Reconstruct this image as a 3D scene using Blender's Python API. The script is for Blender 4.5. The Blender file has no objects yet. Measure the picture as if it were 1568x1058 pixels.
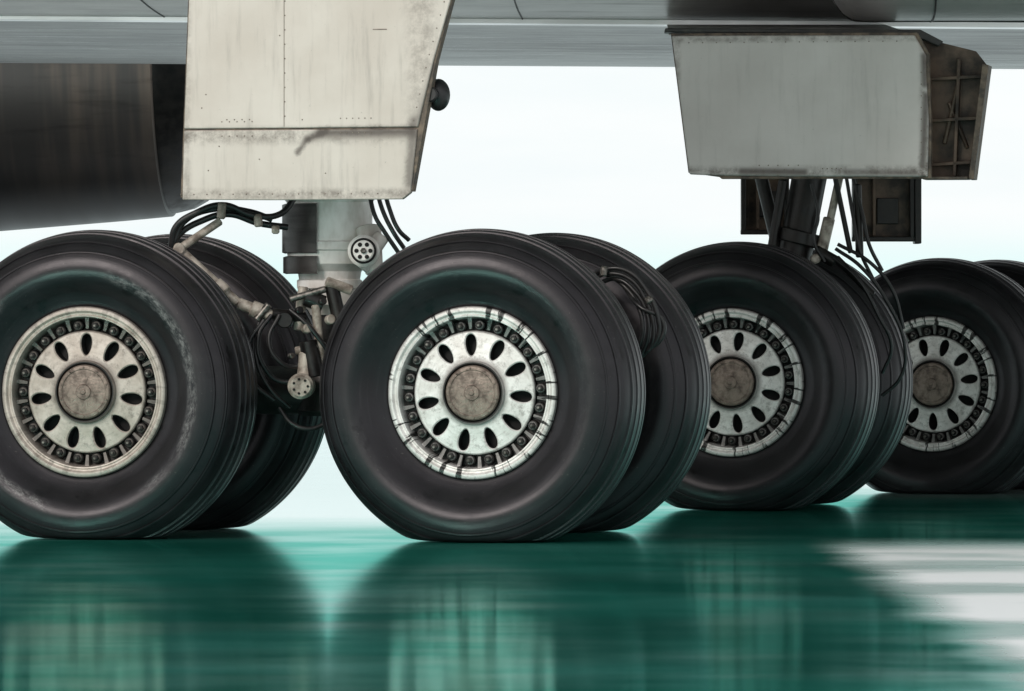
import bpy, bmesh, math, random
from mathutils import Vector, Matrix
random.seed(7)
scene = bpy.context.scene
R_ = math.radians
scene.view_settings.view_transform = 'Standard'
scene.view_settings.look = 'None'
scene.view_settings.exposure = 0

# ------------------------------------------------------------------ nodes
class NT:
    def __init__(s, tree): s.t = tree; s.n = tree.nodes; s.l = tree.links
    def new(s, typ, **kw):
        n = s.n.new(typ)
        for k, v in kw.items(): setattr(n, k, v)
        return n
    def put(s, sock, v):
        if isinstance(v, bpy.types.NodeSocket): s.l.new(v, sock)
        else: sock.default_value = v
    def math(s, op, a, b=0.0, c=0.0, clamp=False):
        n = s.new('ShaderNodeMath', operation=op); n.use_clamp = clamp
        s.put(n.inputs[0], a); s.put(n.inputs[1], b); s.put(n.inputs[2], c)
        return n.outputs[0]
    def mix(s, f, a, b, blend='MIX'):
        n = s.new('ShaderNodeMix', data_type='RGBA', blend_type=blend)
        s.put(n.inputs[0], f)
        s.put(n.inputs[6], a if isinstance(a, bpy.types.NodeSocket) else tuple(a)[:3] + (1,))
        s.put(n.inputs[7], b if isinstance(b, bpy.types.NodeSocket) else tuple(b)[:3] + (1,))
        return n.outputs[2]
    def step(s, v, lo, hi, a=0.0, b=1.0):
        n = s.new('ShaderNodeMapRange', interpolation_type='SMOOTHSTEP')
        s.put(n.inputs[0], v); s.put(n.inputs[1], lo); s.put(n.inputs[2], hi)
        s.put(n.inputs[3], a); s.put(n.inputs[4], b)
        return n.outputs[0]
    def coords(s):
        return s.new('ShaderNodeTexCoord').outputs['Object']
    def sep(s, v):
        n = s.new('ShaderNodeSeparateXYZ'); s.put(n.inputs[0], v); return n.outputs
    def comb(s, x, y, z):
        n = s.new('ShaderNodeCombineXYZ'); s.put(n.inputs[0], x); s.put(n.inputs[1], y); s.put(n.inputs[2], z)
        return n.outputs[0]
    def noise(s, vec, scale=5, detail=4, rough=.55, stretch=None):
        if stretch:
            m = s.new('ShaderNodeMapping'); s.put(m.inputs[0], vec); m.inputs[3].default_value = stretch
            vec = m.outputs[0]
        n = s.new('ShaderNodeTexNoise'); s.put(n.inputs['Vector'], vec)
        n.inputs['Scale'].default_value = scale; n.inputs['Detail'].default_value = detail
        n.inputs['Roughness'].default_value = rough
        return n.outputs[0]
    def bump(s, h, strength=.2, dist=.01):
        n = s.new('ShaderNodeBump'); s.put(n.inputs['Height'], h)
        n.inputs['Strength'].default_value = strength; n.inputs['Distance'].default_value = dist
        return n.outputs[0]

def newmat(name):
    m = bpy.data.materials.new(name); m.use_nodes = True
    nt = NT(m.node_tree); b = m.node_tree.nodes['Principled BSDF']
    return m, nt, b

def simple(name, c1, c2, rough=.5, metal=0., scale=12, stretch=None, bump=.15, rr=.15):
    m, nt, b = newmat(name)
    co = nt.coords()
    n = nt.step(nt.noise(co, scale, 6, .6, stretch), .35, .68)
    nt.put(b.inputs['Base Color'], nt.mix(n, c1, c2))
    nt.put(b.inputs['Roughness'], nt.math('MULTIPLY_ADD', n, rr, rough - rr / 2))
    b.inputs['Metallic'].default_value = metal
    nt.put(b.inputs['Normal'], nt.bump(nt.noise(co, scale * 4, 5), bump, .004))
    return m

def rubber(name, scuff):
    m, nt, b = newmat(name)
    co = nt.coords(); x, y, z = nt.sep(co)
    r = nt.math('SQRT', nt.math('ADD', nt.math('MULTIPLY', x, x), nt.math('MULTIPLY', z, z)))
    ang = nt.math('ARCTAN2', x, z)
    n1 = nt.noise(co, 7, 6, .6)
    base = nt.mix(nt.step(n1, .3, .7), (.0062, .0057, .0064), (.0135, .0124, .014))
    arcs = nt.noise(nt.comb(nt.math('MULTIPLY', ang, 1.2), nt.math('MULTIPLY', r, 60), 0), 1.2, 5, .65)
    base = nt.mix(nt.math('MULTIPLY', nt.step(arcs, .55, .78), .35), base, (.042, .039, .042))
    # tread crown worn to a lighter grey
    cr = nt.math('MULTIPLY', nt.step(r, .585, .612), nt.step(n1, .3, .6, .4, 1))
    base = nt.mix(nt.math('MULTIPLY', cr, .35), base, (.045, .043, .047))
    dust = nt.step(nt.noise(co, 3.2, 7, .7), .55, .78)
    base = nt.mix(nt.math('MULTIPLY', dust, .18), base, (.047, .042, .040))
    wob = nt.math('MULTIPLY_ADD', nt.noise(co, 2.5, 2), .06, -.03)
    rw = nt.math('ADD', r, wob)
    ring = nt.math('MULTIPLY', nt.step(rw, .425, .448), nt.step(rw, .458, .485, 1, 0))
    fl = nt.noise(nt.comb(nt.math('MULTIPLY', ang, 5), nt.math('MULTIPLY', r, 26), 2.3), 2.2, 8, .8)
    big = nt.step(nt.noise(co, 2.3, 1, .5), .36, .52)
    sc = nt.math('MULTIPLY', nt.math('MULTIPLY', ring, nt.step(fl, .40, .68)), big)
    base = nt.mix(nt.math('MULTIPLY', sc, scuff), base, (.24, .23, .225))
    fk = nt.noise(co, 90, 2, .5)
    base = nt.mix(nt.math('MULTIPLY', nt.step(fk, .70, .76), .3), base, (.12, .11, .10))
    wet = nt.step(nt.noise(co, 11, 4, .6), .61, .67)
    base = nt.mix(nt.math('MULTIPLY', wet, .7), base, (.003, .003, .003))
    nt.put(b.inputs['Base Color'], base)
    nt.put(b.inputs['Roughness'], nt.math('SUBTRACT', nt.math('MULTIPLY_ADD', n1, .26, .25), nt.math('MULTIPLY', wet, .08)))
    b.inputs['Specular IOR Level'].default_value = .42
    b.inputs['Specular Tint'].default_value = (1, .95, 1, 1)
    h = nt.math('ADD', nt.math('MULTIPLY', nt.noise(co, 60, 6, .7), .5), nt.math('MULTIPLY', arcs, .5))
    nt.put(b.inputs['Normal'], nt.bump(h, .26, .004))
    return m

def rimmat(name, c1, c2, streak, grime):
    m, nt, b = newmat(name)
    co = nt.coords(); x, y, z = nt.sep(co)
    r = nt.math('SQRT', nt.math('ADD', nt.math('MULTIPLY', x, x), nt.math('MULTIPLY', z, z)))
    ang = nt.math('ARCTAN2', x, z)
    n1 = nt.noise(co, 16, 7, .65)
    base = nt.mix(nt.step(n1, .35, .7), c1, c2)
    pol = nt.noise(nt.comb(nt.math('MULTIPLY', ang, 2.5), nt.math('MULTIPLY', r, 45), 4.1), 1.5, 6, .7)
    base = nt.mix(nt.math('MULTIPLY', nt.step(pol, .48, .74), grime * .7), base, (.20, .17, .145))
    g = nt.step(nt.noise(co, 26, 8, .8), .50, .68)
    base = nt.mix(nt.math('MULTIPLY', g, grime), base, (.09, .075, .062))
    ch = nt.math('MULTIPLY', nt.step(r, .224, .242), nt.step(r, .278, .291, 1, 0))
    base = nt.mix(nt.math('MULTIPLY', ch, .80), base, (.025, .022, .020))
    hb = nt.step(r, .118, .145, 1, 0)
    base = nt.mix(nt.math('MULTIPLY', hb, .65), base, (.06, .047, .04))
    ou = nt.step(r, .312, .326)
    base = nt.mix(nt.math('MULTIPLY', ou, .5), base, (.07, .06, .055))
    st = nt.noise(nt.comb(nt.math('MULTIPLY', ang, 6.2), nt.math('MULTIPLY', r, 3), 1.7), 2.0, 3, .55)
    st = nt.math('MULTIPLY', nt.step(st, .56, .60), nt.step(r, .225, .26))
    base = nt.mix(nt.math('MULTIPLY', st, streak), base, (.012, .011, .010))
    nt.put(b.inputs['Base Color'], base)
    b.inputs['Metallic'].default_value = .15
    nt.put(b.inputs['Roughness'], nt.math('MULTIPLY_ADD', n1, .3, .26))
    nt.put(b.inputs['Normal'], nt.bump(nt.noise(co, 70, 7, .75), .4, .002))
    return m

def panelmat(name, c1, c2, bands=(), rough=.42, metal=.0, streakz=True, dirt=.5, smudges=(), spec=.5):
    m, nt, b = newmat(name)
    co = nt.coords(); xyz = nt.sep(co)
    n1 = nt.noise(co, 2.2, 6, .55)
    base = nt.mix(nt.step(n1, .3, .72), c1, c2)
    s = nt.noise(co, 9, 6, .65, (2.2, 2.2, .22) if streakz else (.15, 2, 3))
    base = nt.mix(nt.math('MULTIPLY', nt.step(s, .5, .78), dirt), base, tuple(v * .45 for v in c1))
    sp = nt.noise(co, 55, 4, .7)
    base = nt.mix(nt.math('MULTIPLY', nt.step(sp, .64, .74), .5), base, tuple(v * .35 for v in c1))
    fine = nt.noise(co, 14, 8, .8)
    for ax, c, w, st in bands:
        d = nt.math('ABSOLUTE', nt.math('SUBTRACT', xyz[ax], c))
        f = nt.math('MULTIPLY', nt.step(d, w * .1, w, 1, 0), nt.step(fine, .36, .66))
        base = nt.mix(nt.math('MULTIPLY', f, st), base, (.09, .065, .05))
    for x0, z0, x1, z1, w, st in smudges:
        dx, dz = x1-x0, z1-z0; L2 = dx*dx+dz*dz
        px = nt.math('SUBTRACT', xyz[0], x0); pz = nt.math('SUBTRACT', xyz[2], z0)
        t = nt.math('DIVIDE', nt.math('ADD', nt.math('MULTIPLY', px, dx), nt.math('MULTIPLY', pz, dz)), L2, clamp=True)
        ex = nt.math('SUBTRACT', px, nt.math('MULTIPLY', t, dx)); ez = nt.math('SUBTRACT', pz, nt.math('MULTIPLY', t, dz))
        d = nt.math('SQRT', nt.math('ADD', nt.math('MULTIPLY', ex, ex), nt.math('MULTIPLY', ez, ez)))
        d = nt.math('ADD', d, nt.math('MULTIPLY_ADD', fine, w * 2.2, -w * 1.1))
        base = nt.mix(nt.math('MULTIPLY', nt.step(d, 0, w, 1, 0), st), base, (.07, .052, .043))
    nt.put(b.inputs['Base Color'], base)
    b.inputs['Metallic'].default_value = metal
    b.inputs['Specular IOR Level'].default_value = spec
    nt.put(b.inputs['Roughness'], nt.math('MULTIPLY_ADD', s, .25, rough - .1))
    nt.put(b.inputs['Normal'], nt.bump(nt.math('ADD', nt.math('MULTIPLY', n1, 1.0), nt.math('MULTIPLY', fine, .12)), .25, .02))
    return m

# ------------------------------------------------------------------ mesh helpers
class MB:
    def __init__(s): s.v = []; s.f = []; s.m = []
    def vert(s, p): s.v.append(tuple(p)); return len(s.v) - 1
    def face(s, idx, mi=0): s.f.append(tuple(idx)); s.m.append(mi)
    def lathe(s, prof, seg=96, mi=0, T=None, mis=None):
        T = T or Matrix()
        rows = []
        for (r, y) in prof:
            if r < 1e-6:
                rows.append([s.vert(T @ Vector((0, y, 0)))] * seg)
            else:
                rows.append([s.vert(T @ Vector((r * math.sin(2*math.pi*k/seg), y, r * math.cos(2*math.pi*k/seg)))) for k in range(seg)])
        for i in range(len(rows) - 1):
            a, b = rows[i], rows[i+1]; mm = mis[i] if mis else mi
            for k in range(seg):
                k2 = (k + 1) % seg
                q = [a[k], a[k2], b[k2], b[k]]
                q = [x for j, x in enumerate(q) if x != q[j-1]]
                if len(q) >= 3: s.face(q, mm)
    def tube(s, p0, p1, r0, r1=None, seg=24, mi=0, steps=None, bev=.006):
        p0, p1 = Vector(p0), Vector(p1); r1 = r0 if r1 is None else r1
        d = p1 - p0; L = d.length
        q = Vector((0, 1, 0)).rotation_difference(d.normalized())
        T = Matrix.Translation(p0) @ q.to_matrix().to_4x4()
        b = min(bev, L * .3, r0 * .4, r1 * .4)
        s.lathe([(0, 0), (r0 - b, 0), (r0, b), (r1, L - b), (r1 - b, L), (0, L)], seg, mi, T)
    def box(s, c, d, rot=0., mi=0, T=None):
        c = Vector(c); M = Matrix.Translation(c) @ Matrix.Rotation(rot, 4, 'Z')
        if T: M = M @ T
        ids = []
        for sx in (-1, 1):
            for sy in (-1, 1):
                for sz in (-1, 1):
                    ids.append(s.vert(M @ Vector((sx*d[0]/2, sy*d[1]/2, sz*d[2]/2))))
        for q in ((0,1,3,2),(4,6,7,5),(0,4,5,1),(2,3,7,6),(0,2,6,4),(1,5,7,3)):
            s.face([ids[i] for i in q], mi)
    def prism(s, pts, y0, y1, mi=0):
        a = [s.vert((x, y0, z)) for x, z in pts]; b = [s.vert((x, y1, z)) for x, z in pts]
        n = len(pts); s.face(a, mi); s.face(b[::-1], mi)
        for k in range(n): s.face([a[k], b[k], b[(k+1) % n], a[(k+1) % n]], mi)
    def obj(s, name, mats, parent=None, smooth=30, bevel=0, loc=(0,0,0), rot=(0,0,0)):
        me = bpy.data.meshes.new(name); me.from_pydata(s.v, [], s.f)
        for m in mats: me.materials.append(m)
        for p, mi in zip(me.polygons, s.m): p.material_index = mi
        bm = bmesh.new(); bm.from_mesh(me); bmesh.ops.recalc_face_normals(bm, faces=bm.faces); bm.to_mesh(me); bm.free()
        if smooth:
            me.shade_smooth(); me.set_sharp_from_angle(angle=R_(smooth))
        return link(name, me, parent, bevel, loc, rot)

def link(name, data, parent=None, bevel=0, loc=(0,0,0), rot=(0,0,0)):
    o = bpy.data.objects.new(name, data); scene.collection.objects.link(o)
    o.location = loc; o.rotation_euler = rot
    if parent: o.parent = parent
    if bevel:
        b = o.modifiers.new('Bevel', 'BEVEL'); b.width = bevel; b.segments = 2; b.limit_method = 'ANGLE'; b.angle_limit = R_(40)
    return o

def empty(name, loc=(0,0,0), rot=(0,0,0)):
    o = bpy.data.objects.new(name, None); scene.collection.objects.link(o)
    o.location = loc; o.rotation_euler = rot; o.empty_display_size = .2
    return o

def hose(name, paths, rad, mat, parent):
    cu = bpy.data.curves.new(name, 'CURVE'); cu.dimensions = '3D'; cu.bevel_depth = rad; cu.bevel_resolution = 3; cu.resolution_u = 10
    for pts in paths:
        sp = cu.splines.new('BEZIER'); sp.bezier_points.add(len(pts) - 1)
        for bp, p in zip(sp.bezier_points, pts):
            bp.co = p; bp.handle_left_type = bp.handle_right_type = 'AUTO'
    cu.materials.append(mat)
    return link(name, cu, parent)

def catmull(P, n=4):
    out = []
    for i in range(len(P) - 1):
        p0 = Vector(P[max(i-1, 0)]); p1 = Vector(P[i]); p2 = Vector(P[i+1]); p3 = Vector(P[min(i+2, len(P)-1)])
        for k in range(n):
            t = k / n
            out.append(tuple(.5 * (2*p1 + (p2-p0)*t + (2*p0-5*p1+4*p2-p3)*t*t + (3*p1-p0-3*p2+p3)*t**3)))
    out.append(tuple(P[-1])); return out

# ------------------------------------------------------------------ materials
M_rub = rubber('tyre_rubber', .08)
M_rub_s = rubber('tyre_rubber_scuffed', .85)
M_rim = rimmat('rim_paint_white', (.68, .645, .615), (.90, .87, .845), .97, .55)
M_rim_b = rimmat('rim_paint_beige', (.42, .355, .305), (.60, .525, .47), .25, .60)
M_cap = simple('hub_cap_bronze', (.26, .20, .165), (.085, .06, .048), .5, .3, 26, bump=.6)
M_dark = simple('dark_grease_metal', (.009, .008, .008), (.028, .024, .022), .45, .3, 14)
M_black = simple('black_cavity', (.004, .004, .004), (.009, .008, .008), .8, 0, 10)
M_nut = simple('nut_steel', (.07, .063, .055), (.26, .24, .22), .38, .7, 60)
M_strut = simple('strut_white_paint', (.92, .89, .86), (.60, .55, .50), .4, 0., 8, (1, 1, .5), .3)
M_strutd = simple('strut_dark_sleeve', (.050, .045, .043), (.018, .015, .014), .4, .3, 6, (.5, .5, 4), .3)
M_link = simple('link_beige_paint', (.55, .49, .42), (.17, .135, .11), .45, .1, 20, bump=.4)
M_hose = simple('black_rubber_hose', (.008, .008, .009), (.020, .018, .018), .42, 0, 20)
M_box = simple('bay_door_inner_grime', (.13, .085, .058), (.022, .017, .014), .55, .2, 7, bump=.5)
M_rivet = simple('rivet_grimy', (.12, .09, .07), (.26, .22, .18), .5, .2, 40)
M_edge = simple('door_edge_seal', (.05, .038, .03), (.20, .15, .11), .6, 0, 18)
M_door1 = panelmat('gear_door_paint_warm', (.58, .51, .45), (.69, .625, .565),
                   ((2, 1.545, .05, .7), (2, 1.32, .035, .7), (0, .50, .10, .5), (0, -.43, .03, .4)), dirt=.5,
                   smudges=((.01, 1.48, .05, 1.53, .020, .8), (.05, 1.53, .12, 1.560, .024, .9), (.10, 1.555, .46, 1.558, .034, .9), (.47, 1.60, .45, 1.36, .034, .7), (.50, 1.62, .66, 2.1, .035, .6)))
M_door2 = panelmat('gear_door_paint_grey', (.56, .52, .49), (.66, .62, .59),
                   ((2, 1.475, .04, .85), (0, .545, .04, .95), (2, 2.05, .025, .6), (0, -.53, .025, .5)), dirt=.3,
                   smudges=((-.25, 1.48, .02, 1.475, .024, .8), (.53, 1.50, .545, 1.8, .024, .8), (.54, 1.85, .535, 1.97, .024, .8), (.20, 1.475, .5, 1.47, .02, .6)))
M_fus = panelmat('belly_skin_grey', (.40, .38, .37), (.56, .535, .52), (), rough=.36, metal=.15, streakz=False, dirt=.6)
M_fus_d = panelmat('keel_dark_metal', (.045, .042, .042), (.15, .14, .137), (), rough=.28, metal=.15, streakz=False, dirt=.9, spec=.4)
M_seam = simple('panel_seam_dark', (.02, .02, .02), (.06, .055, .05), .6, 0, 20)
M_lip = simple('bright_lip_metal', (.97, .96, .95), (.80, .79, .78), .35, 1.0, 3, (.3, 1, 1), .0)

# ------------------------------------------------------------------ wheels
def tyre_mesh(name, R, axle_h, mat):
    k = R / .62
    side = [(.300,-.120),(.322,-.148),(.330,-.160),(.350,-.169),(.376,-.184),(.405,-.209),(.435,-.232),(.470,-.243),(.505,-.238),(.530,-.227)]
    prof = catmull(side, 4)
    prof += [(.5315,-.2305),(.5365,-.2285),(.538,-.2215)]
    prof += catmull([(.540,-.2195),(.556,-.208),(.570,-.194)], 3)
    prof += [(.572,-.1975),(.576,-.195),(.5775,-.188)]
    prof += catmull([(.579,-.1865),(.588,-.174),(.595,-.160)], 3)
    def rt(y): return .622 - .027 * (abs(y) / .16) ** 2.3
    grooves = [-.128, -.082, -.03, .03, .082, .128]
    pts = [-.155 + .31 * i / 40 for i in range(41)]
    pts = [p for p in pts if all(abs(p - g) > .0115 for g in grooves)]
    tread = [(rt(p), p) for p in pts]
    for g in grooves:
        tread += [(rt(g-.009)+.001, g-.009), (rt(g) - .015, g-.006), (rt(g) - .015, g+.006), (rt(g+.009)+.001, g+.009)]
    tread.sort(key=lambda t: t[1])
    left = prof
    right = [(r, -y) for r, y in reversed(prof)]
    full = [(r * k if r > .34 else r, y) for r, y in left + tread + right]
    mb = MB(); mb.lathe(full, 176)
    nv = []
    for (x, y, z) in mb.v:
        lim = -axle_h
        bul = max(0, min(1, (-z - .30) / .26)); side_f = max(0, 1 - abs(x) / .42)
        y *= 1 + .11 * bul * side_f
        if z < lim + .02:
            over = (lim + .02 - z)
            z = lim + .02 - .02 * (1 - math.exp(-over / .02))
        nv.append((x, y, z))
    mb.v = nv
    o = mb.obj(name, [mat], smooth=38); me = o.data
    bpy.data.objects.remove(o); return me

def rim_mesh(name, rmat):
    mb = MB()
    prof = [(.305,-.10),(.327,-.146),(.328,-.168),(.3245,-.176),(.318,-.179),(.310,-.1785),(.3055,-.174),(.303,-.168),
            (.297,-.167),(.293,-.171),(.2885,-.170),(.286,-.160),(.284,-.135),(.281,-.110),(.276,-.098)]
    mb.lathe(prof, 132, 0)
    mb.lathe([(.276,-.098),(.238,-.096),(.236,-.122),(.2335,-.131),(.229,-.1345)], 132, 0, mis=[4,4,0,0])
    N = 11; r0, r1 = .122, .229; rc = .182; hl, hw = .0415, .0210
    half = math.pi / N * rc
    S = 48
    def ypl(r): return -.1345 - .012 * max(0, (.229 - r) / .107)
    corners = [math.atan2(half, r1-rc), math.atan2(half, r0-rc), -math.atan2(half, r1-rc), -math.atan2(half, r0-rc)]
    angs = sorted([2*math.pi*k/S - math.pi + 1e-3 for k in range(S)] + corners)
    for j in range(N):
        a0 = 2*math.pi*j/N
        def P(u, v, dy):
            r = rc + u; a = a0 + v / rc
            return mb.vert((r*math.sin(a), ypl(min(r, .229)) + dy, r*math.cos(a)))
        rings = [[], [], [], []]
        for t in angs:
            du, dv = math.cos(t), math.sin(t)
            c = []
            if abs(du) > 1e-9: c.append(((r1-rc) if du > 0 else (r0-rc)) / du)
            if abs(dv) > 1e-9: c.append((half if dv > 0 else -half) / dv)
            L = min(x for x in c if x > 0)
            e = 1 / math.sqrt((du/hl)**2 + (dv/hw)**2)
            rings[0].append(P(L*du, L*dv, 0))
            rings[1].append(P((e+.0045)*du, (e+.0045)*dv, 0))
            rings[2].append(P(e*du, e*dv, .005))
            rings[3].append(P(e*.94*du, e*.94*dv, .06))
        n = len(angs)
        for q in range(3):
            for k in range(n):
                k2 = (k+1) % n
                mb.face([rings[q][k], rings[q][k2], rings[q+1][k2], rings[q+1][k]], (0, 0, 1)[q])
        mb.face(rings[3], 1)
    mb.lathe([(.122,-.1465),(.1195,-.158),(.116,-.162),(.1115,-.162),(.109,-.156),(.108,-.146)], 96, 0, mis=[0,0,4,4,4])
    mb.lathe([(.108,-.146),(.104,-.146),(.1035,-.166),(.099,-.172),(.088,-.174),(.085,-.171),(.060,-.173),(.030,-.176),(.027,-.180),(.0,-.181)], 96, 2, mis=[1,2,2,2,2,2,2,2,2])
    for k in range(5):
        a = 2*math.pi*k/5 + .3
        mb.tube((.022*math.sin(a), -.174, .022*math.cos(a)), (.06*math.sin(a), -.1735, .06*math.cos(a)), .0016, seg=8, mi=2)
    for k in range(10):
        a = 2*math.pi*k/10
        mb.tube((.0935*math.sin(a), -.16, .0935*math.cos(a)), (.0935*math.sin(a), -.1775, .0935*math.cos(a)), .0038, seg=6, mi=2)
    mb.tube((0, -.178, 0), (0, -.186, 0), .011, seg=6, mi=2)
    for k in range(22):
        a = 2*math.pi*(k+.5)/22; rr = .2565
        c = Vector((rr*math.sin(a), 0, rr*math.cos(a)))
        mb.tube(c + Vector((0,-.092,0)), c + Vector((0,-.128,0)), .0205, seg=20, mi=4, bev=.003)
        mb.tube(c + Vector((0,-.122,0)), c + Vector((0,-.1325,0)), .0160, seg=20, mi=0, bev=.002)
        mb.tube(c + Vector((0,-.128,0)), c + Vector((0,-.146,0)), .0128, seg=6, mi=4, bev=.002)
        mb.tube(c + Vector((0,-.142,0)), c + Vector((0,-.155,0)), .0060, seg=12, mi=3, bev=.002)
    for k in range(22):
        a = 2*math.pi*k/22
        T = Matrix.Rotation(a, 4, 'Y')
        ids = []
        for (xx, yy, zz) in ((-.007,-.095,.240),(.007,-.095,.240),(.010,-.095,.278),(-.010,-.095,.278),(-.005,-.124,.242),(.005,-.124,.242),(.008,-.130,.2835),(-.008,-.130,.2835)):
            ids.append(mb.vert(T @ Vector((xx, yy, zz))))
        for q in ((4,5,6,7),(0,1,5,4),(1,2,6,5),(2,3,7,6),(3,0,4,7)): mb.face([ids[i] for i in q], 0)
    mb.lathe([(.305,-.10),(.27,-.08),(.27,.10),(.305,.13),(.327,.15),(.327,.17),(.31,.178),(.29,.17),(.28,.12),(.1,.10),(0,.10)], 64, 4)
    o = mb.obj(name, [rmat, M_black, M_cap, M_nut, M_dark], smooth=35); me = o.data
    bpy.data.objects.remove(o); return me

T_std = tyre_mesh('tyre', .62, .565, M_rub)
T_scf = tyre_mesh('tyre_scuffed', .62, .565, M_rub_s)
T_low = tyre_mesh('tyre_low', .61, .53, M_rub)
RIM_W = rim_mesh('rim', M_rim); RIM_B = rim_mesh('rim_beige', M_rim_b)

def wheel(x, y, h, theta, tyre, rim, spin):
    e = empty('aircraft_wheel', (x, y, h), (0, 0, -R_(theta)))
    link('tyre', tyre, e); link('rim', rim, e, rot=(0, R_(spin), 0))
    return e
TH = 13.0
wheel(-1.600, .50, .565, TH, T_scf, RIM_B, 0)
wheel(-1.350, 1.60, .565, TH, T_std, RIM_B, 11)
wheel(-.112, .18, .565, TH, T_std, RIM_W, -4)
wheel(.172, 1.29, .565, TH, T_std, RIM_W, 20)
wheel(1.006, 4.02, .565, 15, T_std, RIM_W, 9)
wheel(1.21, 4.86, .565, 15, T_std, RIM_W, 3)
wheel(2.09, 6.67, .53, 21, T_low, RIM_W, 17)
wheel(2.43, 7.53, .53, 21, T_low, RIM_W, 5)

# ------------------------------------------------------------------ near landing gear leg
g = empty('main_landing_gear')
fa = Vector((math.cos(R_(TH)), -math.sin(R_(TH)), 0)); ax = Vector((math.sin(R_(TH)), math.cos(R_(TH)), 0))
mb = MB()
S0 = Vector((-.715, .90, 0))
up = Matrix.Translation(S0) @ Vector((0,1,0)).rotation_difference(Vector((0,0,1))).to_matrix().to_4x4()
mb.lathe([(0,3.5),(.165,3.5),(.165,1.36),(.176,1.35),(.176,1.31),(.168,1.30),(.168,1.15),(.178,1.145),(.178,1.115),(.168,1.11),(.16,1.06),(.125,1.03),(.12,1.0),
          (.128,.995),(.128,.965),(.118,.96),(.112,.90),(.085,.88),(.075,.86)], 64, 0, up)
mb.lathe([(.075,.87),(.062,.86),(.062,.70),(.10,.68),(.12,.62),(.11,.5),(0,.48)], 48, 1, up)
leg = mb.obj('shock_strut', [M_strut, M_strutd], g, 35)
mb = MB()
for z0, z1, rr in ((1.33, 2.6, .181), (1.10, 1.295, .186), (1.02, 1.09, .182)):
    n = 20; a0, a1 = R_(168), R_(256); rows = []
    for zz, dr in ((z0,-.012),(z0+.004,0),(z1-.004,0),(z1,-.012)):
        rows.append([mb.vert((S0.x + (rr+dr)*math.cos(a0+(a1-a0)*k/n), S0.y + (rr+dr)*math.sin(a0+(a1-a0)*k/n), zz)) for k in range(n+1)])
    for i in range(3):
        for k in range(n): mb.face([rows[i][k], rows[i][k+1], rows[i+1][k+1], rows[i+1][k]])
mb.obj('strut_sleeve', [M_strutd], g, 40)
mb = MB()
lug = Vector((-.575, .62, 1.108))
mb.tube(lug + Vector((.0,.26,0)), lug, .062, seg=40, mi=0, bev=.008)
mb.tube(lug, lug + Vector((0,-.02,0)), .050, seg=40, mi=1)
mb.tube(lug + Vector((0,-.01,0)), lug + Vector((0,-.028,0)), .041, seg=40, mi=0)
for k in range(6):
    a = k*math.pi/3
    mb.tube(lug + Vector((.027*math.cos(a),-.02,.027*math.sin(a))), lug + Vector((.027*math.cos(a),-.034,.027*math.sin(a))), .0085, seg=12, mi=1)
mb.tube(lug + Vector((0,-.02,0)), lug + Vector((0,-.042,0)), .012, seg=6, mi=2)
mb.tube((-.56,.78,1.2),(-.535,.72,1.02),.05,.035,mi=0)
mb.tube((-.60,.70,1.05),(-.50,.70,1.17),.045,.03,mi=0)
mb.obj('trunnion_boss', [M_strut, M_black, M_nut], g, 35)
mb = MB()
mid = Vector((-.715,.90,.565))
A = mid - fa*.78; B = mid + fa*.78
mb.tube(A, B, .095, seg=32, bev=.02)
for c in (A, B): mb.tube(c - ax*.50, c + ax*.50, .06, seg=24)
for c, rr in ((A,.25),(B,.25)):
    for s_ in (-1, 1): mb.tube(c + ax*s_*.24, c + ax*s_*.42, rr, seg=40, bev=.02)
mb.tube(mid + Vector((0,0,-.1)), mid + Vector((0,0,.2)), .13, .09, seg=32, bev=.02)
mb.obj('bogie_beam', [M_dark], g, 35)
mb = MB()
def bar(p, q, r, mi=0): mb.tube(p, q, r, seg=14, mi=mi, bev=.004)
bar((-1.29,.62,1.115),(-1.06,.62,.905),.018)
bar((-1.06,.62,.905),(-.93,.62,.855),.023)
bar((-1.29,.62,1.115),(-1.13,.66,1.225),.016)
bar((-1.145,.61,.985),(-1.105,.60,.95),.024)
bar((-1.01,.62,.887),(-.96,.62,.866),.032)
bar((-.99,.60,.84),(-.94,.60,.90),.015,1)
bar((-.93,.62,.865),(-.80,.66,.85),.022,2)
bar((-1.29,.59,1.115),(-1.29,.66,1.115),.024)
bar((-.88,.60,.84),(-.88,.70,.84),.032,2)
bar((-.83,.66,.80),(-.81,.66,.97),.02,0)
bar((-.80,.62,.93),(-.73,.62,.90),.035,2)
bar((-.76,.60,.90),(-.74,.62,.66),.018,0)
bar((-.79,.60,.76),(-.76,.60,.62),.036,2)
bar((-.70,.62,.98),(-.66,.62,.80),.028,2)
bar((-.86,.60,.92),(-.72,.60,.96),.014,1)
bar((-.72,.60,.99),(-.62,.62,.955),.02,0)
bar((-.84,.62,.72),(-.72,.62,.74),.016,0)
for i in range(7):
    p = Vector((-.86 + .03*i, .60 + .01*(i%2), .70 + .035*((i*5)%7)))
    bar(p, p + Vector((.012,-.03,.004)), .011 + .004*(i%3), (1,2,0)[i%3])
mb.obj('torsion_links', [M_link, M_nut, M_dark], g, 35)
mb = MB()
c = Vector((-.815,.50,.585))
mb.tube(c + Vector((0,.25,0)), c, .050, seg=32, bev=.006)
mb.tube(c, c + Vector((0,-.012,0)), .042, seg=32, bev=.004)
for k in range(7):
    a = k*2*math.pi/7
    mb.tube(c + Vector((.028*math.cos(a),-.01,.028*math.sin(a))), c + Vector((.028*math.cos(a),-.018,.028*math.sin(a))), .005, seg=8, mi=1)
mb.tube(c + Vector((.01,.1,.0)), c + Vector((.02,.1,.13)), .03, mi=0)
mb.obj('brake_actuator', [M_link, M_black], g, 35)
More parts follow.
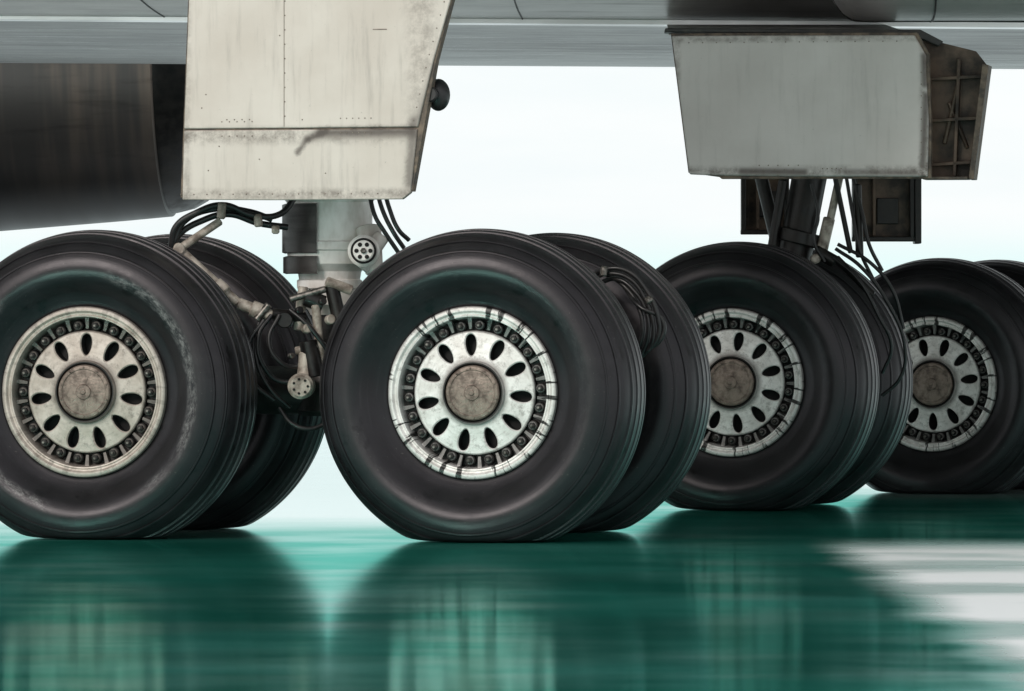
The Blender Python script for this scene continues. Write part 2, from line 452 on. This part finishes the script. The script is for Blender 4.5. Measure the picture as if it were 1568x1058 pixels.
hose('hydraulic_hoses', [
    [(-1.32,.60,1.12),(-1.30,.58,1.20),(-1.22,.57,1.255),(-1.12,.58,1.285),(-1.00,.60,1.245),(-.90,.62,1.25),(-.84,.66,1.32)],
    [(-1.33,.63,1.10),(-1.29,.62,1.17),(-1.20,.62,1.225),(-1.10,.62,1.25),(-.98,.64,1.215),(-.87,.66,1.20)],
    [(-1.31,.60,1.14),(-1.27,.60,1.22),(-1.15,.60,1.27),(-1.02,.62,1.26),(-.93,.64,1.23)],
    ], .0125, M_hose, g)
hose('side_hoses', [
    [(-.53,.7,1.36),(-.50,.68,1.26),(-.46,.68,1.18),(-.42,.70,1.12)],
    [(-.50,.7,1.36),(-.475,.68,1.27),(-.44,.68,1.19),(-.40,.70,1.15)],
    [(-.555,.7,1.33),(-.53,.68,1.24),(-.50,.68,1.19),(-.44,.70,1.10)],
    [(-.93,.6,.86),(-.98,.58,.78),(-.96,.58,.66),(-.88,.6,.60),(-.8,.6,.64)],
    [(-.96,.6,.84),(-1.02,.58,.74),(-1.0,.58,.60),(-.92,.6,.53)],
    [(-.90,.6,.86),(-.94,.58,.76),(-.90,.58,.68),(-.84,.6,.66),(-.76,.6,.70)],
    [(-.98,.6,.83),(-.99,.58,.70),(-.94,.58,.58),(-.86,.6,.50)],
    [(-.86,.6,.88),(-.80,.58,.83),(-.74,.58,.76),(-.70,.6,.70)],
    [(-.9,.58,.50),(-.85,.56,.44),(-.78,.56,.42),(-.70,.58,.45)],
    ], .009, M_hose, g)
hose('brake_hoses', [
    [(.31,.80,1.015),(.37,.76,1.040),(.45,.74,1.030),(.52,.73,.96),(.565,.73,.86),(.57,.74,.78),(.53,.76,.72)],
    [(.31,.82,1.0),(.38,.77,1.022),(.46,.75,1.0),(.52,.74,.92),(.55,.74,.83),(.545,.75,.75),(.51,.78,.70)],
    [(.33,.84,.98),(.41,.79,1.0),(.48,.76,.95),(.525,.75,.87),(.53,.75,.78),(.50,.78,.69)],
    [(.35,.84,1.03),(.43,.80,.98),(.49,.77,.90),(.51,.76,.80),(.49,.78,.72)],
    [(.44,.84,.97),(.50,.74,.89),(.585,.74,.84),(.575,.75,.76),(.50,.78,.72)],
    ], .0095, M_hose, g)
mb = MB()
for p, q in (((-1.125,.57,1.23),(-1.12,.57,1.295)), ((-.98,.6,1.20),(-.985,.6,1.25)), ((-.93,.6,1.19),(-.90,.6,1.19))):
    mb.tube(p, q, .017, seg=12)
mb.obj('hose_clamps', [M_link], g)
mb = MB()
for p, q in (((.52,.72,.912),(.545,.73,.925)), ((.355,.75,1.01),(.36,.75,1.05))):
    mb.tube(p, q, .015, seg=12)
mb.obj('brake_hose_clamps', [M_nut], g)

# ------------------------------------------------------------------ doors
def rivets(mb, pts, y, r=.0045):
    for (x, z) in pts:
        mb.tube((x, y + .003, z), (x, y - .0022, z), r, r*.7, seg=8, mi=0, bev=.0005)

d1 = empty('landing_gear_door', (-.83, .32, 0), (0, 0, -R_(TH)))
def xr(z):
    P = [(1.30,.452),(1.57,.482),(1.83,.545),(2.06,.612),(3.40,.97)]
    for (a, b), (c_, d_) in zip(P, P[1:]):
        if z <= c_: return b + (d_-b)*(z-a)/(c_-a)
    return .97
def xl(z): return -.452 + .03*(z-1.30)/.76
mb = MB(); mb.prism([(xl(1.302)+.004,1.302),(-.1,1.299),(xr(1.302)-.03,1.300),(xr(1.33),1.325),(xr(1.568),1.568),(xl(1.568),1.568)], 0, .032)
mb.obj('lower_panel', [M_door1], d1, 30, .004)
mb = MB(); mb.prism([(xl(1.575),1.575),(xr(1.575),1.575),(xr(1.83),1.83),(xr(2.06),2.06),(xr(3.40),3.40),(xl(3.40),3.40)], 0, .032)
mb.obj('upper_panel', [M_door1], d1, 30, .004)
mb = MB(); mb.prism([(xl(1.31)-.006,1.31),(xr(1.33)+.006,1.33),(xr(1.83)+.009,1.83),(xr(3.38)+.009,3.38),(xl(3.38)-.006,3.38)], .010, .060)
mb.box((0.0,.09,1.9),(.7,.06,.05)); mb.box((0.0,.09,1.5),(.7,.06,.05))
mb.obj('inner_skin', [M_edge], d1, 30, .002)
mb = MB()
pts = []
for zz in (1.600, 1.545): pts += [(-.29 + .030*i, zz) for i in range(5)] + [(.18 + .024*i, zz+.01) for i in range(6)]
pts += [(-.27 + .03*i, 1.58+.028) for i in range(4)]
pts += [(-.04, 1.62 + .055*i) for i in range(17)]
pts += [(xr(1.6 + .05*i) - .022, 1.6 + .05*i) for i in range(18)]
pts += [(xl(0) + .05 + .052*i, 1.322) for i in range(16)]
pts += [(-.0 + random.uniform(-.4,.4), random.uniform(1.35, 2.05)) for i in range(8)]
rivets(mb, pts, 0, .0034)
mb.obj('rivets', [M_rivet], d1)
mb = MB()
mb.box((-.043, -.0005, 1.83), (.0018, .003, .50)); mb.box((.335,-.0005,1.948),(.055,.003,.0035)); mb.box((.0,-.0005,2.1),(.5,.003,.002))
mb.obj('panel_lines', [M_rivet], d1)
mb = MB()
mb.tube((.525,.16,1.70),(.525,.02,1.70),.030,seg=24); mb.tube((.47,.1,1.66),(.52,.1,1.74),.03,seg=16)
T = Matrix.Translation((.540,.10,1.70)) @ Matrix.Diagonal((.045,.05,.062,1))
mb.lathe([(math.sin(math.pi*i/14), -math.cos(math.pi*i/14)) for i in range(15)], 28, 0, T)
mb.obj('hinge_fitting', [M_hose], d1)

d2 = empty('landing_gear_door', (1.235, 3.20, 0), (0, 0, -R_(10)))
mb = MB(); mb.prism([(-.478,1.468),(-.40,1.464),(-.05,1.458),(.30,1.456),(.552,1.454),(.556,1.70),(.545,1.90),(.545,1.972),(.495,2.060),(-.555,2.066),(-.52,1.80)], 0, .035)
mb.obj('outer_panel', [M_door2], d2, 30, .006)
mb = MB(); mb.prism([(-.485,1.475),(-.35,1.456),(-.34,1.448),(.565,1.446),(.566,1.70),(.556,1.98),(.505,2.072),(-.562,2.078)], .018, .065)
mb.obj('inner_skin', [M_edge], d2, 30, .003)
mb = MB()
rivets(mb, [(-.20+.022*i + random.uniform(-.004,.004), 1.485 + .02*(i % 2)) for i in range(10)] + [(.10+.02*i,1.49) for i in range(5)] + [(-.48+.06*i, 2.035) for i in range(16)] + [(.525,1.5+.05*i) for i in range(9)], 0, .0036)
mb.obj('rivets', [M_rivet], d2)
mb = MB()
mb.prism([(.46,1.450),(.725,1.448),(.790,1.93),(.735,2.0),(.46,2.07)], .24, .27, 0)
mb.prism([(.715,1.444),(.738,1.444),(.802,1.935),(.775,1.94)], .12, .275, 1)
for zz in (1.50,1.69,1.87): mb.prism([(.50,zz),(.72+.12*(zz-1.45),zz+.012),(.72+.12*(zz-1.45),zz+.028),(.50,zz+.014)], .19, .239, 0)
mb.prism([(.64,1.46),(.655,1.46),(.675,1.96),(.66,1.97)], .19, .238, 0)
mb.prism([(.52,1.444),(.712,1.444),(.712,1.456),(.52,1.456)], .10, .237, 1)
mb.tube((.60,.235,1.60),(.66,.20,1.85),.010,seg=12,mi=0); mb.tube((.70,.235,1.58),(.62,.21,1.78),.009,seg=12,mi=0)
mb.obj('folded_bay_door', [M_box, M_edge], d2, 30, .003)

# ------------------------------------------------------------------ second landing gear leg
g2 = empty('main_landing_gear', (0,0,0))
mb = MB()
def bar2(p, q, r, mi=0, r1=None): mb.tube(p, q, r, r1, seg=20, mi=mi, bev=.006)
bar2((1.432,4.45,2.0),(1.265,4.45,1.08),.085,0,.075)
bar2((1.265,4.45,1.10),(1.20,4.45,.62),.06,0)
bar2((1.30,4.42,1.24),(1.285,4.42,1.18),.095,0)
bar2((1.48,4.40,1.52),(1.40,4.38,1.16),.018,1)
bar2((1.425,4.38,1.30),(1.385,4.38,1.13),.027,1)
bar2((1.36,4.36,1.15),(1.45,4.36,1.10),.030,0)
bar2((1.45,4.36,1.48),(1.52,4.36,1.14),.012,0)
bar2((1.55,4.36,1.45),(1.56,4.36,1.12),.018,0)
bar2((1.36,4.30,1.115),(1.36,4.40,1.115),.022,1)
bar2((1.12,4.5,1.50),(1.20,4.5,1.17),.03,0)
bar2((1.22,4.4,1.47),(1.17,4.4,1.17),.022,0)
bar2((1.45,4.35,1.12),(1.62,4.35,.95),.018,0)
bar2((.99,4.28,.565),(1.24,5.0,.565),.07,0)
bar2((1.1,4.45,.565),(1.34,4.42,.565),.09,0)
bar2((2.17,6.88,.53),(2.42,7.5,.53),.07,0)
bar2((1.12,4.45,.565),(1.16,4.57,.565),.25,0)
mb.obj('shock_strut', [M_dark, M_link], g2, 35)
hose('hydraulic_hoses', [
    [(1.50,4.36,1.48),(1.53,4.34,1.30),(1.56,4.33,1.15),(1.62,4.34,1.02)],
    [(1.53,4.36,1.48),(1.57,4.34,1.32),(1.60,4.33,1.18),(1.66,4.34,1.06)],
    [(1.45,4.33,1.16),(1.56,4.30,1.08),(1.68,4.30,.92),(1.76,4.32,.72),(1.74,4.34,.58),(1.66,4.36,.50)],
    [(1.44,4.33,1.12),(1.55,4.30,1.02),(1.64,4.30,.86),(1.70,4.32,.72),(1.66,4.34,.60)],
    [(1.46,4.33,1.18),(1.60,4.30,1.10),(1.70,4.30,.98),(1.755,4.32,.80)],
    [(1.34,4.3,1.45),(1.37,4.3,1.30),(1.35,4.3,1.2),(1.40,4.3,1.1)],
    ], .0085, M_hose, g2)
mb = MB()
def baybox(x0, x1, z0, z1, y, d):
    cx, cz = (x0+x1)/2, (z0+z1)/2
    mb.box((cx, y, cz), (x1-x0, .03, z1-z0), mi=0)
    t = .022
    mb.box((cx, y-.04, z0+t/2), (x1-x0+.004, .06, t), mi=1); mb.box((cx, y-.04, z1-t/2), (x1-x0+.004, .06, t), mi=1)
    mb.box((x0+t/2, y-.04, cz), (t, .058, z1-z0), mi=1); mb.box((x1-t/2, y-.04, cz), (t, .058, z1-z0), mi=1)
    mb.box((cx, y-.03, z0+(z1-z0)*.42), (x1-x0-.05, .04, .015), mi=0)
    mb.box((x0+(x1-x0)*.35, y-.03, cz), (.015, .038, z1-z0-.05), mi=0)
    for k in range(3): mb.tube((x0+.05+.07*k, y-.01, cz+.06), (x0+.05+.07*k, y-.05, cz+.06), .018, seg=14, mi=1)
baybox(1.05, 1.27, 1.232, 2.02, 5.0, .2)
baybox(1.56, 1.845, 1.20, 2.0, 5.0, .2)
for xx0, xx1, zb in ((1.05,1.27,1.232),(1.56,1.845,1.20)):
    mb.box(((xx0+xx1)/2, 4.965, zb+.31), (xx1-xx0-.05, .04, .014), mi=0)
    mb.box(((xx0+xx1)/2+.02, 4.975, zb+.14), (.10, .02, .12), mi=1)
mb.box((1.86,5.0,1.38),(.03,.16,.38),mi=1)
mb.obj('bay_door_boxes', [M_box, M_dark], g2, 30, .004)

# ------------------------------------------------------------------ aircraft belly
f = empty('aircraft_fuselage')
def sweep(prof, x0, x1, nx, name, mat, slope=-.006, amp=0):
    mb = MB(); rows = []
    for i in range(nx+1):
        x = x0 + (x1-x0)*i/nx
        rows.append([mb.vert((x, y, z + slope*x)) for y, z in prof])
    for i in range(nx):
        for k in range(len(prof)-1): mb.face([rows[i][k], rows[i+1][k], rows[i+1][k+1], rows[i][k+1]])
    return mb.obj(name, [mat], f, 40)
side = catmull([(1.2,3.8),(2.0,3.15),(2.8,2.75),(4.0,2.50),(5.0,2.37),(5.7,2.305),(6.15,2.275)], 6)
sweep(side, -14, 14, 40, 'belly_skin', M_fus)
sweep([(6.16,2.284),(6.121,2.280),(6.122,2.257),(6.150,2.252),(6.20,2.252)], -14, 14, 40, 'bright_lip', M_lip, -.008)
keel = catmull([(6.17,2.258),(6.4,2.250),(6.85,2.215),(7.3,2.168),(7.8,2.142),(8.4,2.150),(9.2,2.25),(10.0,2.6),(10.5,3.4)], 6)
sweep(keel, -14, 14, 40, 'keel_panel', M_fus_d)
w = MB(); rows = []
for x in (-9,-.2,6): rows.append([w.vert((x, y, z)) for y, z in ((-1.2,3.75),(-.6,3.55),(.5,3.42),(1.4,3.38),(1.6,3.9),(-.6,3.9),(-1.2,3.75))])
for i in range(2):
    for k in range(6): w.face([rows[i][k], rows[i+1][k], rows[i+1][k+1], rows[i][k+1]])
w.obj('wing_underside', [M_fus], f, 30)
up_prof = [(1.2,3.8),(1.0,4.6),(1.6,6.2),(3.2,7.4),(5.8,7.9),(8.4,7.4),(10.0,6.2),(10.6,4.6),(10.5,3.4)]
sweep(catmull(up_prof, 5), -14, 14, 10, 'upper_body', M_fus)
def zside(y, prof):
    for (a, b), (c_, d_) in zip(prof, prof[1:]):
        if a <= y <= c_: return b + (d_-b)*(y-a)/(c_-a)
    return prof[-1][1]
seams = []
for x0, cur in ((-1.80,.14),(-.02,.07),(-3.4,0),(3.3,0)):
    pts = []
    for i in range(9):
        y = 4.0 + 2.1*i/8; x = x0 + cur*(i/8)**2
        pts.append((x, y, zside(y, side) - .006*x - .001))
    seams.append(pts)
hose('skin_joints', seams, .004, M_seam, f)
mb = MB(); rows = []; n = 36; FZ = 2.522
for i in range(n+1):
    t = (i/n)**1.8; x = 1.42 + 4.5*t
    q = min(1, (x-1.42)/.16); s_ = math.sqrt(max(0, 1-(1-q)**2))
    ry, rz = .15 + .55*s_, .02 + .30*s_
    rows.append([mb.vert((x, 4.75 + ry*math.cos(a_), FZ + rz*math.sin(a_))) for a_ in [math.pi + math.pi*k/24 for k in range(25)]])
for i in range(n):
    for k in range(24): mb.face([rows[i][k], rows[i+1][k], rows[i+1][k+1], rows[i][k+1]])
mb.face(rows[0])
mb.obj('wing_root_fairing', [M_fus], f, 40)
rp = []
rp.append([(1.86 + .05*math.sin(math.pi*k/12), 4.75 + .702*math.cos(math.pi+math.pi*k/12), FZ + .3215*math.sin(math.pi+math.pi*k/12)) for k in range(13)])
a_ = math.pi*1.26
rp.append([(1.60 + .25*k, 4.75 + .702*math.cos(a_), FZ + .3215*math.sin(a_)) for k in range(10)])
rp.append([(1.425 + .155*(1-math.cos(math.pi/2*k/10)), 4.75 + .02, FZ - (.02 + .30*math.sin(math.pi/2*k/10)) - .001) for k in range(11)] + [(1.8 + .4*k, 4.77, FZ - .321) for k in range(6)])
hose('fairing_joints', rp, .0045, M_seam, f)
mb = MB(); mb.prism([(.66,2.081),(1.72,2.071),(1.84,2.02),(1.86,2.04),(1.76,2.092),(.66,2.098)], 3.28, 3.44)
mb.obj('door_hinge_seal', [M_seam], f, 30, .004)
mb = MB()
ids = [mb.vert(p) for p in ((.68,3.45,2.076),(1.72,3.45,2.070),(1.78,6.10,2.226),(.74,6.10,2.232),(.68,3.45,2.094),(1.72,3.45,2.088),(1.78,6.10,2.25),(.74,6.10,2.25))]
for q in ((0,1,2,3),(4,7,6,5),(0,4,5,1),(1,5,6,2),(2,6,7,3),(3,7,4,0)): mb.face([ids[i] for i in q])
mb.obj('wheel_bay_shelf', [M_fus], f, 30)

# ------------------------------------------------------------------ engine
en = empty('jet_engine', (-1.93, 12.1, 2.42), (0, 0, -R_(4)))
m, nt, b = newmat('nacelle_burnished_metal')
co = nt.coords(); x, y, z = nt.sep(co)
n1 = nt.noise(co, 3, 3, .5, (2.5, .2, .2)); n2 = nt.noise(co, 5, 6, .6, (.4, 1, 3))
base = nt.mix(nt.step(n1, .38, .66), (.19, .17, .165), (.38, .30, .255))
base = nt.mix(nt.math('MULTIPLY', nt.step(n2, .5, .8), .45), base, (.05, .045, .044))
base = nt.mix(nt.step(z, -.98, -.15, .97, 0), base, (.007, .0065, .0065))  # cylinder shading painted into the colour, near black towards the underside
nt.put(b.inputs['Base Color'], base); b.inputs['Metallic'].default_value = .6
nt.put(b.inputs['Roughness'], nt.math('MULTIPLY_ADD', n1, .15, .33)); M_nac = m
T = Matrix.Rotation(R_(-90), 4, 'Z')
mb = MB()
mb.lathe([(.86,.14),(.90,.17),(.94,.10),(.965,.0),(.965,-.02)], 128, 1, T)
mb.lathe([(.965,-.02),(.985,-.03),(1.01,-.3),(1.05,-.8),(1.09,-1.3),(1.13,-2.2),(1.15,-3.2),(1.10,-4.2),(1.0,-4.8),(.92,-4.9),(.88,-4.6),(.88,-3),(.2,-3)], 128, 0, T)
mb.lathe([(.86,.14),(.84,-.3),(.5,-.35),(.45,.0),(.3,.35),(0,.6)], 96, 1, T)
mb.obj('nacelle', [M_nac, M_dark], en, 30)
mb = MB(); mb.prism([(-3.2,.9),(-.4,.9),(.8,2.2),(-3.2,2.2)], -.15, .15); mb.obj('pylon', [M_fus], en, 30, .03)

# ------------------------------------------------------------------ ground
m, nt, b = newmat('wet_teal_ground')
geo = nt.new('ShaderNodeNewGeometry'); pos = geo.outputs['Position']; X, Y, Z = nt.sep(pos)
nA = nt.noise(pos, .8, 3, .5, (.8, .5, 1)); nB = nt.noise(pos, 2.2, 4, .5, (.45, .6, 1)); nC = nt.noise(pos, 1.0, 3, .5, (.5, .8, 1))
wx = nt.math('ADD', X, nt.math('MULTIPLY_ADD', nB, .25, -.125))
wy = nt.math('ADD', Y, nt.math('MULTIPLY_ADD', nC, 1.6, -.8))
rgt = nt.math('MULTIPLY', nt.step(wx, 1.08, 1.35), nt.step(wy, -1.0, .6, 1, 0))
rgt = nt.math('MULTIPLY', rgt, nt.step(nC, .36, .54, .55, 1.0))  # bright white reflection painted into the ground colour, where wheels would mirror dark
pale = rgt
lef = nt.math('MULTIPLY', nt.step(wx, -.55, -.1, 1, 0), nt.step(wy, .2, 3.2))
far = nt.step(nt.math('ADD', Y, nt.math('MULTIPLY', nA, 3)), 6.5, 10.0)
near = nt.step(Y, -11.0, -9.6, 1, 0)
sides = nt.step(nt.math('ABSOLUTE', X), 3.2, 4.2)  # near and side ground, out of view, made pale to bounce neutral light
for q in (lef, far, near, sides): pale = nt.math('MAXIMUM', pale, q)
teal = nt.mix(nt.step(nA, .35, .65), (.012, .135, .10), (.026, .23, .175))
teal = nt.mix(nt.math('MULTIPLY', nt.step(nC, .5, .7), .4), teal, (.09, .42, .35))
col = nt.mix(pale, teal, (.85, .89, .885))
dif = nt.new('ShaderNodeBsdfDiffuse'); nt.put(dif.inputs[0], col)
glo = nt.new('ShaderNodeBsdfGlossy')
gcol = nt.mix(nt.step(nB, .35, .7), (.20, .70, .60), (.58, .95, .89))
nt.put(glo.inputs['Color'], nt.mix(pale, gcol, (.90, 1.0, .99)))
rgh = nt.math('MULTIPLY_ADD', nB, .09, .05)
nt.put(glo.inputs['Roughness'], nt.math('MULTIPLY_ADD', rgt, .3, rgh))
bp = nt.bump(nt.noise(pos, 1.2, 3, .45, (.6, 1.0, 1)), .022, .05)
nt.put(glo.inputs['Normal'], bp)
ms = nt.new('ShaderNodeMixShader')
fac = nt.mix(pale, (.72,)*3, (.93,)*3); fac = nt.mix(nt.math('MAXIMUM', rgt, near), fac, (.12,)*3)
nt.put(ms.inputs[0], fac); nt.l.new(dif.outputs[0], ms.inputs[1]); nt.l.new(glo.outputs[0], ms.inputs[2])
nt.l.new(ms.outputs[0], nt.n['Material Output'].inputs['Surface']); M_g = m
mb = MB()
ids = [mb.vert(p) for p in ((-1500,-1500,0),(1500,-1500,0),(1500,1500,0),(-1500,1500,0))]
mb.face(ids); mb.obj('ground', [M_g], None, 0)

# ------------------------------------------------------------------ sky and sun
wd = bpy.data.worlds.new('World'); scene.world = wd; wd.use_nodes = True
nt = NT(wd.node_tree); bg = wd.node_tree.nodes['Background']
EL, AZ = 26, 210
sk = nt.new('ShaderNodeTexSky', sky_type='NISHITA'); sk.sun_disc = False
sk.sun_elevation = R_(EL); sk.sun_rotation = R_(AZ); sk.dust_density = 4; sk.air_density = 1
tc = nt.new('ShaderNodeTexCoord').outputs['Generated']; x, y, z = nt.sep(tc)
cl = nt.noise(tc, 14, 4, .5, (1, 1, 5))
white = nt.mix(nt.step(cl, .35, .7), (9.7, 10.3, 10.4), (10.3, 10.6, 10.6))
veil = nt.mix(nt.step(z, .0, .018), (7.2, 10.6, 10.2), white)
veil = nt.mix(nt.step(z, .12, .7), veil, (6.8, 6.8, 7.0))
nt.put(bg.inputs[0], nt.mix(.94, sk.outputs[0], veil)); bg.inputs[1].default_value = .1
sd = bpy.data.lights.new('sun', 'SUN'); sd.energy = 1.5; sd.angle = R_(12); sd.color = (1, .93, .87)
so = link('sun', sd)
az = R_(AZ)
d = Vector((math.sin(az)*math.cos(R_(EL)), math.cos(az)*math.cos(R_(EL)), math.sin(R_(EL))))
so.rotation_euler = d.to_track_quat('Z', 'Y').to_euler(); so.location = d*20

# ------------------------------------------------------------------ camera
cd = bpy.data.cameras.new('camera'); co_ = link('camera', cd)
co_.location = (0, -23, .84); co_.rotation_euler = (R_(90), 0, 0)
cd.sensor_width = 36; cd.lens = 36*9338/1568; cd.shift_y = -39/1568
cd.clip_end = 4000; cd.clip_start = .5
scene.camera = co_
